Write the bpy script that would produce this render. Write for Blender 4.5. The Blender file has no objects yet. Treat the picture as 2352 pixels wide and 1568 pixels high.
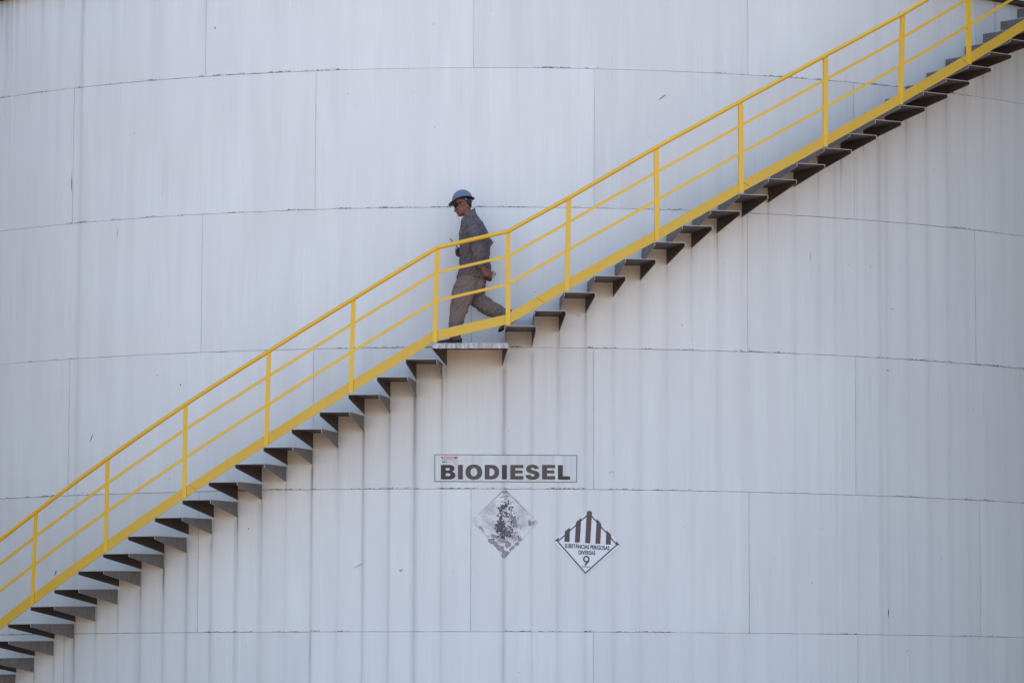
import bpy, bmesh, math, random
import numpy as np
from mathutils import Vector, Matrix, noise as mn
random.seed(7); rng = np.random.default_rng(7)
R_ = math.radians
sc = bpy.context.scene
COL = sc.collection

# ------------------------------------------------------------------ camera, sky, sun, exposure
S = 1.6                                   # height of one course of tank plates (m)
CZ = 2.1                                  # camera height above the ground
FPX, PITCH, YAW, ROLL = 8524.44, 0.104206, 0.001846, 0.00316     # focal length for a 2352 px wide frame
D, R, RO = 31.738932*S, 5.685019*S, 6.172765*S                   # distance of the tank axis, tank radius, outer end of the treads
ZE = CZ + 0.685639*S                      # lowest horizontal seam in view
cp, sp_, cy, sy, cr, sr = math.cos(PITCH), math.sin(PITCH), math.cos(YAW), math.sin(YAW), math.cos(ROLL), math.sin(ROLL)
FW = Vector((sy*cp, cy*cp, sp_)); RT = Vector((cy, -sy, 0)); UP = RT.cross(FW)
RT, UP = RT*cr + UP*sr, -RT*sr + UP*cr
cam = bpy.data.cameras.new('camera'); co = bpy.data.objects.new('camera', cam); COL.objects.link(co)
cam.sensor_width = 36; cam.lens = FPX/2352*36; cam.clip_start = 0.5; cam.clip_end = 6000
M = Matrix((RT, UP, -FW)).transposed().to_4x4(); M.translation = (0, 0, CZ); co.matrix_world = M
sc.camera = co
SUN_EL, SUN_AZ = 58, 5                   # the sun stands behind the tank: elevation, degrees to the right of straight ahead
world = bpy.data.worlds.new('World'); sc.world = world; world.use_nodes = True
wn = world.node_tree.nodes; sky = wn.new('ShaderNodeTexSky'); sky.sky_type = 'NISHITA'; sky.sun_disc = False
sky.sun_elevation = R_(SUN_EL); sky.sun_rotation = R_(SUN_AZ); sky.dust_density = 1.6; sky.air_density = 1.0; sky.ozone_density = 1.0
bg = wn['Background']; bg.inputs[1].default_value = 0.15
world.node_tree.links.new(sky.outputs[0], bg.inputs[0])
sl = bpy.data.lights.new('sun', 'SUN'); sl.energy = 3.2; sl.angle = R_(0.5); sl.color = (1, 0.94, 0.85)
so = bpy.data.objects.new('sun', sl); COL.objects.link(so)
sd = Vector((math.sin(R_(SUN_AZ))*math.cos(R_(SUN_EL)), math.cos(R_(SUN_AZ))*math.cos(R_(SUN_EL)), math.sin(R_(SUN_EL))))
so.rotation_euler = (-sd).to_track_quat('-Z', 'Y').to_euler()
sc.view_settings.view_transform = 'Standard'; sc.view_settings.look = 'None'
sc.view_settings.gamma = 1; sc.view_settings.use_curve_mapping = False; sc.view_settings.exposure = 1.65

# ------------------------------------------------------------------ helpers
def ray(x, y):                            # direction through a point measured in the photo (2352 px wide)
    return FW + RT*((x-1176)/FPX) - UP*((y-784)/FPX)
def at_cyl(x, y, rad=None):               # -> (angle, height) where that ray meets the cylinder of radius rad
    rad = rad or R
    d = ray(x, y); a = d.x**2 + d.y**2; b = -2*d.y*D; c = D*D - rad*rad
    t = (-b - math.sqrt(b*b - 4*a*c))/(2*a)
    return math.atan2(d.x*t, D - d.y*t), CZ + d.z*t
def on_cyl(th, rad, z): return Vector((rad*math.sin(th), D - rad*math.cos(th), z))
PY = D - 0.5*(R + RO) - 0.02              # depth of the walking man
def at_man(px, py, dep=0.0):              # photo pixel (2400 wide) -> point at his depth
    d = ray(px/1.020408, py/1.020408); t = (PY + dep)/d.y
    return Vector((d.x*t, d.y*t, CZ + d.z*t))
PX = 1/210.6                              # metres per photo pixel at the man

def mesh_obj(name, verts, faces, mat=None, parent=None, smooth=False):
    me = bpy.data.meshes.new(name); me.from_pydata([tuple(v) for v in verts], [], faces); me.update()
    return link(name, me, mat, parent, smooth)
def link(name, me, mat=None, parent=None, smooth=False):
    o = bpy.data.objects.new(name, me); COL.objects.link(o)
    if mat: me.materials.append(mat)
    if parent: o.parent = parent
    if smooth: me.polygons.foreach_set('use_smooth', [True]*len(me.polygons))
    return o
def from_bm(name, bm, mat=None, parent=None, smooth=False):
    bmesh.ops.recalc_face_normals(bm, faces=bm.faces)
    me = bpy.data.meshes.new(name); bm.to_mesh(me); bm.free()
    return link(name, me, mat, parent, smooth)
def empty(name, loc=(0, 0, 0)):
    o = bpy.data.objects.new(name, None); COL.objects.link(o); o.location = loc; return o
def tag(o, label=None, cat=None, group=None, kind=None):
    if label: o['label'] = label
    if cat: o['category'] = cat
    if group: o['group'] = group
    if kind: o['kind'] = kind
    return o
def keep(o, parent):                      # parent without moving: world placed children under an Empty
    o.parent = parent; o.matrix_parent_inverse = Matrix.Translation(parent.location).inverted()
    return o

# ------------------------------------------------------------------ materials
def mat(name, col=(0.5, 0.5, 0.5), rough=0.5, metal=0.0, spec=0.5):
    m = bpy.data.materials.new(name); m.use_nodes = True
    p = m.node_tree.nodes['Principled BSDF']
    p.inputs['Base Color'].default_value = (*col, 1); p.inputs['Roughness'].default_value = rough
    p.inputs['Metallic'].default_value = metal; p.inputs['Specular IOR Level'].default_value = spec
    return m, m.node_tree.nodes, m.node_tree.links, p
def mixc(N, L, fac, a, b):
    n = N.new('ShaderNodeMix'); n.data_type = 'RGBA'
    for s, v in ((0, fac), (6, a), (7, b)):
        if isinstance(v, (int, float)): n.inputs[s].default_value = v
        elif isinstance(v, tuple): n.inputs[s].default_value = (*v, 1)
        else: L.new(v, n.inputs[s])
    return n.outputs[2]
def noise_(N, L, vec, scale, detail=4, rough=0.55, mapping=None):
    if mapping:
        mp = N.new('ShaderNodeMapping'); mp.inputs['Scale'].default_value = mapping; L.new(vec, mp.inputs[0]); vec = mp.outputs[0]
    n = N.new('ShaderNodeTexNoise'); n.inputs['Scale'].default_value = scale; n.inputs['Detail'].default_value = detail
    n.inputs['Roughness'].default_value = rough; L.new(vec, n.inputs['Vector']); return n.outputs[0]
def ramp(N, L, fac, stops):
    n = N.new('ShaderNodeValToRGB'); e = n.color_ramp.elements
    while len(e) < len(stops): e.new(0.5)
    for k, (p, c) in enumerate(stops):
        e[k].position = p; e[k].color = (c, c, c, 1) if isinstance(c, (int, float)) else (*c, 1)
    L.new(fac, n.inputs[0]); return n.outputs[0]
def math_(N, L, op, a, b=None):
    n = N.new('ShaderNodeMath'); n.operation = op
    for k, v in enumerate((a, b)):
        if v is None: continue
        if isinstance(v, (int, float)): n.inputs[k].default_value = v
        else: L.new(v, n.inputs[k])
    return n.outputs[0]
def bump(N, L, p, h, dist, strength=0.5):
    b = N.new('ShaderNodeBump'); b.inputs['Distance'].default_value = dist; b.inputs['Strength'].default_value = strength
    L.new(h, b.inputs['Height']); L.new(b.outputs[0], p.inputs['Normal'])

# tank plates: white paint, brushed vertical grain, rain streaks from the 'dirt' attribute
m_plate, N, L, p = mat('white_tank_paint', (0.74, 0.75, 0.76), 0.42)
uv = N.new('ShaderNodeUVMap').outputs[0]
at = N.new('ShaderNodeAttribute'); at.attribute_name = 'dirt'
rs = N.new('ShaderNodeAttribute'); rs.attribute_name = 'rust_shade'  # rusty runs, plus the shade and grime painted below the treads
oi = N.new('ShaderNodeObjectInfo')
grain = noise_(N, L, uv, 1.0, 5, 0.6, (60, 0.9, 1))
broad = noise_(N, L, uv, 1.0, 3, 0.5, (5, 0.45, 1))
blot = noise_(N, L, uv, 0.9, 3, 0.5)
base = mixc(N, L, ramp(N, L, grain, [(0.3, 0.0), (0.7, 1.0)]), (0.655, 0.685, 0.672), (0.715, 0.745, 0.725))
base = mixc(N, L, math_(N, L, 'MULTIPLY', ramp(N, L, broad, [(0.35, 1.0), (0.62, 0.0)]), 0.34), base, (0.575, 0.57, 0.575))
base = mixc(N, L, math_(N, L, 'MULTIPLY', ramp(N, L, blot, [(0.4, 0.0), (0.65, 1.0)]), 0.35), base, (0.68, 0.685, 0.675))
tint = N.new('ShaderNodeMapRange'); tint.inputs[3].default_value = 0.95; tint.inputs[4].default_value = 1.03
L.new(oi.outputs['Random'], tint.inputs[0])
hs = N.new('ShaderNodeHueSaturation'); L.new(base, hs.inputs['Color']); L.new(tint.outputs[0], hs.inputs['Value'])
wob = noise_(N, L, uv, 1.0, 4, 0.6, (22, 2.2, 1))
dfac = math_(N, L, 'MULTIPLY', at.outputs['Fac'], ramp(N, L, wob, [(0.25, 0.55), (0.7, 1.1)]))
dcl = N.new('ShaderNodeClamp'); L.new(dfac, dcl.inputs[0])
c2 = mixc(N, L, dcl.outputs[0], hs.outputs[0], (0.085, 0.075, 0.08))
rcl = N.new('ShaderNodeClamp'); L.new(math_(N, L, 'MULTIPLY', rs.outputs['Fac'], ramp(N, L, wob, [(0.2, 0.4), (0.7, 1.1)])), rcl.inputs[0])
c3 = mixc(N, L, rcl.outputs[0], c2, (0.26, 0.15, 0.09))
fl = noise_(N, L, uv, 14.0, 2, 0.5)
c4 = mixc(N, L, math_(N, L, 'MULTIPLY', ramp(N, L, fl, [(0.775, 0.0), (0.79, 1.0)]), 0.75), c3, (0.14, 0.14, 0.16))
L.new(c4, p.inputs['Base Color'])
L.new(ramp(N, L, blot, [(0.3, 0.38), (0.7, 0.5)]), p.inputs['Roughness'])
bh = math_(N, L, 'ADD', math_(N, L, 'MULTIPLY', grain, 0.15), noise_(N, L, uv, 1.3, 2, 0.5))
bump(N, L, p, bh, 0.006, 0.5)

m_seam, N, L, p = mat('seam_weld', (0.3, 0.3, 0.33), 0.6)
uv = N.new('ShaderNodeTexCoord').outputs['Object']
n1 = noise_(N, L, uv, 2.2, 5, 0.7); n2 = noise_(N, L, uv, 40, 3, 0.6)
c = mixc(N, L, ramp(N, L, n1, [(0.38, 0.0), (0.62, 1.0)]), (0.06, 0.065, 0.08), (0.25, 0.25, 0.27))
c = mixc(N, L, ramp(N, L, n2, [(0.55, 0.0), (0.68, 1.0)]), c, (0.12, 0.10, 0.09)); L.new(c, p.inputs['Base Color'])
m_seamv, N, L, p = mat('vertical_seam_weld', (0.4, 0.4, 0.4), 0.6)
uv = N.new('ShaderNodeTexCoord').outputs['Object']
n1 = noise_(N, L, uv, 1.6, 5, 0.7)
c = mixc(N, L, ramp(N, L, n1, [(0.4, 0.0), (0.6, 1.0)]), (0.18, 0.175, 0.175), (0.46, 0.45, 0.44)); L.new(c, p.inputs['Base Color'])
m_chip, *_ = mat('dark_chip', (0.11, 0.10, 0.11), 0.7)
m_shell, *_ = mat('steel_shell', (0.35, 0.35, 0.36), 0.7)

m_yel, N, L, p = mat('yellow_paint', (0.72, 0.44, 0.03), 0.42)
tc = N.new('ShaderNodeTexCoord').outputs['Object']
n1 = noise_(N, L, tc, 1.3, 4, 0.6); n2 = noise_(N, L, tc, 45, 3, 0.6)
c = mixc(N, L, n1, (0.64, 0.385, 0.018), (0.79, 0.50, 0.028))
c = mixc(N, L, math_(N, L, 'MULTIPLY', ramp(N, L, n2, [(0.66, 0.0), (0.74, 1.0)]), 0.6), c, (0.25, 0.13, 0.04)); L.new(c, p.inputs['Base Color'])
bump(N, L, p, n2, 0.001, 0.3)
m_yel2, N, L, p = mat('aged_yellow_paint', (0.6, 0.37, 0.05), 0.5)
tc = N.new('ShaderNodeTexCoord').outputs['Object']
n1 = noise_(N, L, tc, 1.8, 5, 0.65); n2 = noise_(N, L, tc, 30, 3, 0.6)
c = mixc(N, L, n1, (0.54, 0.34, 0.028), (0.69, 0.445, 0.045))
c = mixc(N, L, math_(N, L, 'MULTIPLY', ramp(N, L, n2, [(0.66, 0.0), (0.74, 1.0)]), 0.5), c, (0.22, 0.12, 0.04)); L.new(c, p.inputs['Base Color'])
m_weld, *_ = mat('yellow_weld', (0.40, 0.23, 0.02), 0.6)

m_tread, N, L, p = mat('checker_plate', (0.2, 0.2, 0.2), 0.55)
tc = N.new('ShaderNodeTexCoord').outputs['Object']
g = N.new('ShaderNodeAttribute'); g.attribute_name = 'worn'
n1 = noise_(N, L, tc, 6, 5, 0.65); n2 = noise_(N, L, tc, 1.0, 4, 0.6, (70, 70, 5))
c = mixc(N, L, n1, (0.12, 0.108, 0.10), (0.215, 0.195, 0.18))
c = mixc(N, L, math_(N, L, 'MULTIPLY', ramp(N, L, n2, [(0.45, 0.0), (0.62, 1.0)]), 0.55), c, (0.06, 0.055, 0.055))
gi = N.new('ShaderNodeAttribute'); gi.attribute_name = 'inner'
c = mixc(N, L, gi.outputs['Fac'], c, mixc(N, L, n1, (0.042, 0.034, 0.031), (0.085, 0.07, 0.062)))  # undersides and inner faces darkened: their shade is put into the colour
c = mixc(N, L, g.outputs['Fac'], c, (0.62, 0.60, 0.58)); L.new(c, p.inputs['Base Color'])
vo = N.new('ShaderNodeTexVoronoi'); vo.inputs['Scale'].default_value = 38; L.new(tc, vo.inputs['Vector'])
bump(N, L, p, ramp(N, L, vo.outputs['Distance'], [(0.25, 1.0), (0.5, 0.0)]), 0.004, 0.8)

m_fascia, N, L, p = mat('stained_white_fascia', (0.6, 0.6, 0.6), 0.6)
tc = N.new('ShaderNodeTexCoord').outputs['Object']
n1 = noise_(N, L, tc, 1.0, 5, 0.7, (40, 40, 7)); n2 = noise_(N, L, tc, 7, 4, 0.6)
c = mixc(N, L, ramp(N, L, n1, [(0.40, 0.0), (0.6, 1.0)]), (0.56, 0.56, 0.57), (0.24, 0.23, 0.23))
c = mixc(N, L, ramp(N, L, n2, [(0.52, 0.0), (0.66, 0.7)]), c, (0.34, 0.29, 0.22)); L.new(c, p.inputs['Base Color'])

m_black, *_ = mat('sign_ink', (0.035, 0.024, 0.024), 0.5)
m_brown, N, L, p = mat('faded_sign_ink', (0.07, 0.05, 0.045), 0.55)
tc = N.new('ShaderNodeTexCoord').outputs['Object']
L.new(mixc(N, L, noise_(N, L, tc, 5, 5, 0.7), (0.045, 0.034, 0.032), (0.12, 0.088, 0.075)), p.inputs['Base Color'])
m_sign, N, L, p = mat('sign_sheet', (0.6, 0.63, 0.61), 0.4)
tc = N.new('ShaderNodeTexCoord').outputs['Object']
L.new(mixc(N, L, ramp(N, L, noise_(N, L, tc, 1, 4, 0.6, (14, 14, 0.4)), [(0.42, 0.0), (0.7, 0.8)]), (0.62, 0.66, 0.65), (0.47, 0.46, 0.46)), p.inputs['Base Color'])
m_sheet, N, L, p = mat('diamond_sheet', (0.7, 0.72, 0.74), 0.4)
m_red, *_ = mat('sign_red', (0.50, 0.055, 0.12), 0.5)
m_teal, *_ = mat('sign_teal', (0.06, 0.25, 0.27), 0.5)
m_pink, *_ = mat('sign_faded_pink', (0.62, 0.44, 0.50), 0.5)
m_white, *_ = mat('sign_white', (0.72, 0.72, 0.74), 0.5)
m_old, N, L, p = mat('weathered_sheet', (0.6, 0.6, 0.6), 0.55)
tc = N.new('ShaderNodeTexCoord').outputs['Object']
n1 = noise_(N, L, tc, 7, 6, 0.7); n2 = noise_(N, L, tc, 3.2, 4, 0.6)
c = mixc(N, L, ramp(N, L, n1, [(0.42, 0.0), (0.66, 1.0)]), (0.70, 0.71, 0.71), (0.42, 0.42, 0.42))
c = mixc(N, L, ramp(N, L, n2, [(0.5, 0.0), (0.75, 0.6)]), c, (0.40, 0.38, 0.36)); L.new(c, p.inputs['Base Color'])
m_glue, N, L, p = mat('grey_glue_residue', (0.3, 0.3, 0.31), 0.6)
tc = N.new('ShaderNodeTexCoord').outputs['Object']
L.new(mixc(N, L, noise_(N, L, tc, 20, 4, 0.7), (0.20, 0.19, 0.19), (0.42, 0.40, 0.39)), p.inputs['Base Color'])

def cloth(name, a, b, bs=0.8):
    m, N, L, p = mat(name, a, 0.85, spec=0.2)
    tc = N.new('ShaderNodeTexCoord').outputs['Object']
    n1 = noise_(N, L, tc, 9, 4, 0.6); L.new(mixc(N, L, n1, a, b), p.inputs['Base Color'])
    bump(N, L, p, noise_(N, L, tc, 16, 3, 0.5, (1, 1, 0.55)), 0.02, bs); return m
m_jacket = cloth('grey_work_cloth', (0.088, 0.080, 0.086), (0.14, 0.127, 0.13))
m_trous = cloth('taupe_work_cloth', (0.15, 0.118, 0.105), (0.21, 0.17, 0.152), 0.6)
m_skin, *_ = mat('skin', (0.155, 0.062, 0.036), 0.5)
m_hair, *_ = mat('hair', (0.012, 0.010, 0.010), 0.6)
m_helm, N, L, p = mat('blue_helmet_shell', (0.11, 0.145, 0.215), 0.45)
m_helmin, *_ = mat('helmet_inside', (0.05, 0.055, 0.05), 0.7)
m_band, *_ = mat('headband_strap', (0.22, 0.26, 0.38), 0.6)
m_blk, *_ = mat('black_plastic', (0.008, 0.008, 0.010), 0.6, 0.0, 0.25)
m_boot, *_ = mat('boot_leather', (0.02, 0.02, 0.024), 0.55)
m_dirt, N, L, p = mat('red_soil', (0.36, 0.2, 0.12), 0.95, spec=0.1)
tc = N.new('ShaderNodeTexCoord').outputs['Object']
L.new(mixc(N, L, noise_(N, L, tc, 0.15, 6, 0.65), (0.27, 0.17, 0.11), (0.35, 0.23, 0.15)), p.inputs['Base Color'])
bump(N, L, p, noise_(N, L, tc, 3, 5, 0.6), 0.05)
m_conc, N, L, p = mat('concrete', (0.34, 0.32, 0.30), 0.9)
tc = N.new('ShaderNodeTexCoord').outputs['Object']
L.new(mixc(N, L, noise_(N, L, tc, 1.5, 6, 0.6), (0.27, 0.25, 0.23), (0.40, 0.38, 0.35)), p.inputs['Base Color'])

# ------------------------------------------------------------------ ground
n = 60; gx = np.linspace(-1, 1, n+1); gx = np.sign(gx)*np.abs(gx)**3*2500
gv = [(x, y+40, 0.0) for y in gx for x in gx]
gf = [(j*(n+1)+i, j*(n+1)+i+1, (j+1)*(n+1)+i+1, (j+1)*(n+1)+i) for j in range(n) for i in range(n)]
tag(mesh_obj('ground', gv, gf, m_dirt), kind='structure')
bm = bmesh.new(); bmesh.ops.create_cone(bm, cap_ends=True, segments=160, radius1=R+0.9, radius2=R+0.85, depth=0.25)
o = from_bm('tank_pad', bm, m_conc); o.location = (0, D, 0.125); tag(o, kind='structure')

m_green, *_ = mat('sky_blocker_green', (0.09, 0.10, 0.085), 0.6)  # unseen tanks added to block sky and darken the white tank's sides
for (x_, y_, r_, h_, lab) in ((19.0, 44.0, 9.2, 17.0, 'unseen dull green tank added to block sky right of the white one'), (-20.0, 44, 9.0, 13.0, 'lower unseen dull green tank added to block sky left of the white one')):
    t_ = empty('sky_blocker_tank', (x_, y_, 0)); tag(t_, lab, 'storage tank', 'added sky blockers')
    bm = bmesh.new(); bmesh.ops.create_cone(bm, cap_ends=True, segments=96, radius1=r_, radius2=r_, depth=h_)
    o = from_bm('wall', bm, m_green, t_); o.location = (0, 0, h_/2)
    bm = bmesh.new(); bmesh.ops.create_cone(bm, cap_ends=True, segments=96, radius1=r_+.1, radius2=.2, depth=1.2)
    o = from_bm('roof', bm, m_green, t_); o.location = (0, 0, h_+.6)

# ------------------------------------------------------------------ stair layout: every tread measured
TL = {1:(930,824.8,1005,823.5),2:(864.5,864.9,937.5,864.9),3:(798.9,905.3,871.6,904.8),4:(732.7,945.5,804.7,945),5:(669.7,986.2,738.5,982.8),
 6:(603.3,1026.1,674.7,1026.1),7:(539.8,1065.5,607.2,1063.9),8:(478.6,1107,545.6,1105.1),9:(418.3,1147.7,483.9,1146.3),10:(355.4,1188.5,418.7,1186.8),
 11:(293.2,1231,356.2,1229.2),12:(235.7,1271,297.4,1269.7),13:(179.5,1311,238.7,1309),14:(123.7,1353.5,181.7,1351),15:(69.2,1392.2,125.7,1391),16:(17,1433.4,71.7,1429.7)}
TR = {1:(1160,748.4,1231,748.4),2:(1228.5,713,1299.4,713),3:(1296,670.2,1367.6,671.5),4:(1365,632.9,1438.5,633.9),5:(1435.4,593.3,1507.3,595.4),
 6:(1504.1,555.5,1573.7,556.5),7:(1566.3,517.1,1636.7,519.2),8:(1631.4,482,1701.5,485.1),9:(1697.1,446.3,1764,447),10:(1764,410,1830,413),11:(1829.6,374.1,1895.3,378),
 12:(1892.6,339.2,1955.6,343.9),13:(1951.7,305.8,2013.4,311.1),14:(2010.8,273.8,2069.8,280.4),15:(2067.2,241,2124.2,246.8),16:(2120.2,210,2176.7,216.6),
 17:(2173.5,180.6,2226.5,186.9),18:(2224.6,148.8,2276.6,156.2),19:(2272.7,118.7,2323.1,126)}
def tread_seat(q):
    a = at_cyl(q[0], q[1], RO); b = at_cyl(q[2], q[3], RO)
    return (0.5*(a[0]+b[0]), 0.5*(a[1]+b[1]))
lt = [tread_seat(TL[k]) for k in sorted(TL)]; rt = [tread_seat(TR[k]) for k in sorted(TR)]
dph, dz = (rt[-1][0]-rt[0][0])/18, (rt[-1][1]-rt[0][1])/18
dphl, dzl = (lt[0][0]-lt[-1][0])/15, (lt[0][1]-lt[-1][1])/15
for k in range(5): lt.append((lt[-1][0]-dphl, lt[-1][1]-dzl))       # on down out of the frame
for k in range(4): rt.append((rt[-1][0]+dph, rt[-1][1]+dz))
TO, TI, RI = 0.220105*S, 0.187*S, R + 0.004
HO, HI, LIFT = 0.042, 0.175, 0.022       # flange height at the outer end and at the tank; the plate rises a little towards the tank

# ------------------------------------------------------------------ tank
tank = empty('storage_tank', (0, D, 0))
tag(tank, 'huge white painted cylindrical steel storage tank with welded plate seams and grey rain streaks', 'storage tank')
bm = bmesh.new(); bmesh.ops.create_cone(bm, cap_ends=True, segments=256, radius1=R-0.014, radius2=R-0.014, depth=ZE+6.35*S-0.2)
o = from_bm('shell', bm, m_shell, None, True); o.location = (0, D, (ZE+6.35*S+0.2)/2); keep(o, tank)
# streaks: (angle, half width m, strength, top height, rusty)
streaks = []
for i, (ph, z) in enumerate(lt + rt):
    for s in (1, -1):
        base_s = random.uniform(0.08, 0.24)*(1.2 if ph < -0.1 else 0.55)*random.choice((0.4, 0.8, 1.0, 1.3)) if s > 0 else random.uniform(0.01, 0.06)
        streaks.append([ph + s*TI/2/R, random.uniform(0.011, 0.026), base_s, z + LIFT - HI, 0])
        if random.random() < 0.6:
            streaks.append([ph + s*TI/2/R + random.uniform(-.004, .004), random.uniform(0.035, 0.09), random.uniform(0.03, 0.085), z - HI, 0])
for (x, y, w, s) in ((1158, 838, .030, .17), (1158, 838, .012, .12), (953, 900, .035, .16), (953, 900, .012, .12), (716, 1070, .016, .15), (835, 985, .013, .18), (893, 945, .016, .12), (1015, 870, .014, .14),
                     (1222, 802, .022, .10), (1281, 760, .018, .08), (1343, 720, .02, .08), (2018, 318, .03, .15), (1917, 375, .02, .10), (1967, 350, .02, .08), (540, 1190, .014, .15), (484, 1240, .013, .13), (596, 1150, .02, .08)):
    th, z = at_cyl(x, y); streaks.append([th, w, s*1.8, z, 0])
drips = []                                # short dark drips under the gusset tips
for i, (ph, z) in enumerate(lt + rt):
    for s in (1, -1):
        if random.random() < 0.85: drips.append((ph + s*TI/2/R, random.uniform(0.006, 0.013), random.uniform(0.35, 0.85), z + LIFT - HI + 0.03, random.uniform(0.08, 0.35)))
th, z = at_cyl(953, 885); drips.append((th, .012, .9, z+.05, .5)); th, z = at_cyl(1025, 860); drips.append((th, .008, .6, z+.12, .3))
long_s = []                               # streaks over the whole height
for (x, w, s, r) in ((957, .07, .035, 0), (190, .035, .06, 1), (190, .012, .04, 0), (1190, .05, .03, 0), (630, .3, .02, 0), (1400, .2, .02, 0), (262, .06, .03, 0), (1010, .02, .02, 0)):
    long_s.append((at_cyl(x, 100)[0], w, s, r))
ZRIM = ZE + 4.752*S
top_s = [(at_cyl(x, 10)[0], w, s, ln) for (x, w, s, ln) in ((18, .05, .5, .5), (28, .015, .35, .9), (40, .04, .3, .35), (5, .05, .45, .3), (98, .02, .25, .5), (60, .02, .2, .4), (190, .03, .2, .8), (260, .05, .10, .6), (2285, .02, .4, .5), (2210, .03, .14, .5), (140, .05, .12, .5), (360, .1, .06, .8))]
def dirt_at(TH, Z):
    d = np.zeros_like(TH); rust_shade = np.zeros_like(TH)
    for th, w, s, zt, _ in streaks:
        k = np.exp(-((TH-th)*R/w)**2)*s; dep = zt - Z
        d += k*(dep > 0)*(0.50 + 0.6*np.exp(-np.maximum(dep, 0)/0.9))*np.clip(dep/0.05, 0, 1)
    for th, w, s, zt, ln in drips:
        dep = zt - Z; dd = np.maximum(dep, 0)
        d += s*np.exp(-((TH-th)*R/(w*(0.35+0.65*np.exp(-dd/ln))))**2)*(dep > 0)*np.exp(-(dd/ln)**1.2)
        rust_shade += 0.16*s*np.exp(-((TH-th)*R/0.08)**2 - (np.abs(dep+0.03)/0.17)**2)  # warm halo below each tread: mostly its shade painted in, plus some grime
    for th, w, s, r in long_s:
        k = s*np.exp(-((TH-th)*R/w)**2); d += k*(0.6 if r else 1); rust_shade += k*(1.2 if r else 0.2)
    for th, w, s, ln in top_s:
        dep = np.maximum(ZRIM - Z, 0); k = s*np.exp(-((TH-th)*R/w)**2 - dep/ln)*(Z < ZRIM); d += k; rust_shade += 0.35*k
    return np.clip(d, 0, 0.95), np.clip(rust_shade, 0, 0.8)

A0, A1, DT = -0.393615, -0.593897, 0.351598
GAP = 0.0038
SEAM_X = {(1,170.2,203):0, }              # vertical seams, measured per course: (course, x, y)
VS = {5: [(472.8,90),(1087.9,80),(1717.5,90)], 4: [(168.5,360),(725.1,320),(1364.7,318),(1961,330)], 3: [(463.4,650),(1083.5,640),(1716.8,650),(2240.4,680)],
      2: [(158,980),(719.2,960),(1363.6,960),(1965.2,977)], 1: [(455.4,1290),(1081.4,1285),(1720.7,1290),(2251.3,1305)], 0: [(146.6,1513),(712,1510),(1363,1510),(1970.2,1512)]}
HS = {5: None, 4: None}
def seam_heights():
    A=[(0,225.6),(170.2,202.9),(472.3,175.9),(725.9,164.2),(1087.7,156.2),(1364.7,158.5),(1568,165.2),(1764,175.4),(1961,188.5),(2192,215.8),(2352,240.2)]
    B=[(0,530.7),(166.9,513.3),(465.6,494),(724.3,481.6),(817,478.6),(1097.7,476.6),(1364.7,477.3),(1568,482.9),(1722,487.7),(2172,523.3),(2238.8,527.3),(2352,543.3)]
    C=[(0,836.4),(159.5,824.7),(461.3,809.4),(720.9,802),(1188,797.6),(1363.7,799.6),(1718,806.5),(1963.5,818.7),(2242,837.7),(2352,846.4)]
    Dd=[(0,1144.5),(457.6,1129.3),(717.5,1124),(960.4,1122.7),(1082.3,1121.7),(1363.5,1124),(1719.8,1128.1),(1966.9,1135.5),(2247.2,1149.8),(2352,1154.8)]
    E=[(174.9,1454.7),(392,1451.2),(453.8,1451.9),(712.4,1451.2),(1080.5,1449.5),(1719.8,1452.5),(1969.5,1456.9),(2255.5,1461.2),(2352,1463.5)]
    out = []
    for pts in (E, Dd, C, B, A):           # a quadratic of the angle: plates were not hung dead level
        q = [at_cyl(*pt) for pt in pts]; out.append(np.polyfit([t for t, _ in q], [z for _, z in q], 2))
    return out
HSF = seam_heights()
def hseam(k, th):                          # height of horizontal seam k (0 = lowest in view) at an angle
    if 0 <= k <= 4:
        th2 = np.clip(th, -0.85, 0.85); return np.polyval(HSF[k], th2)
    return (ZE + k*S if k < 0 else ZE + min(k, 4.752)*S) + 0*np.asarray(th, float)
n_rows = 7
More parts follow.
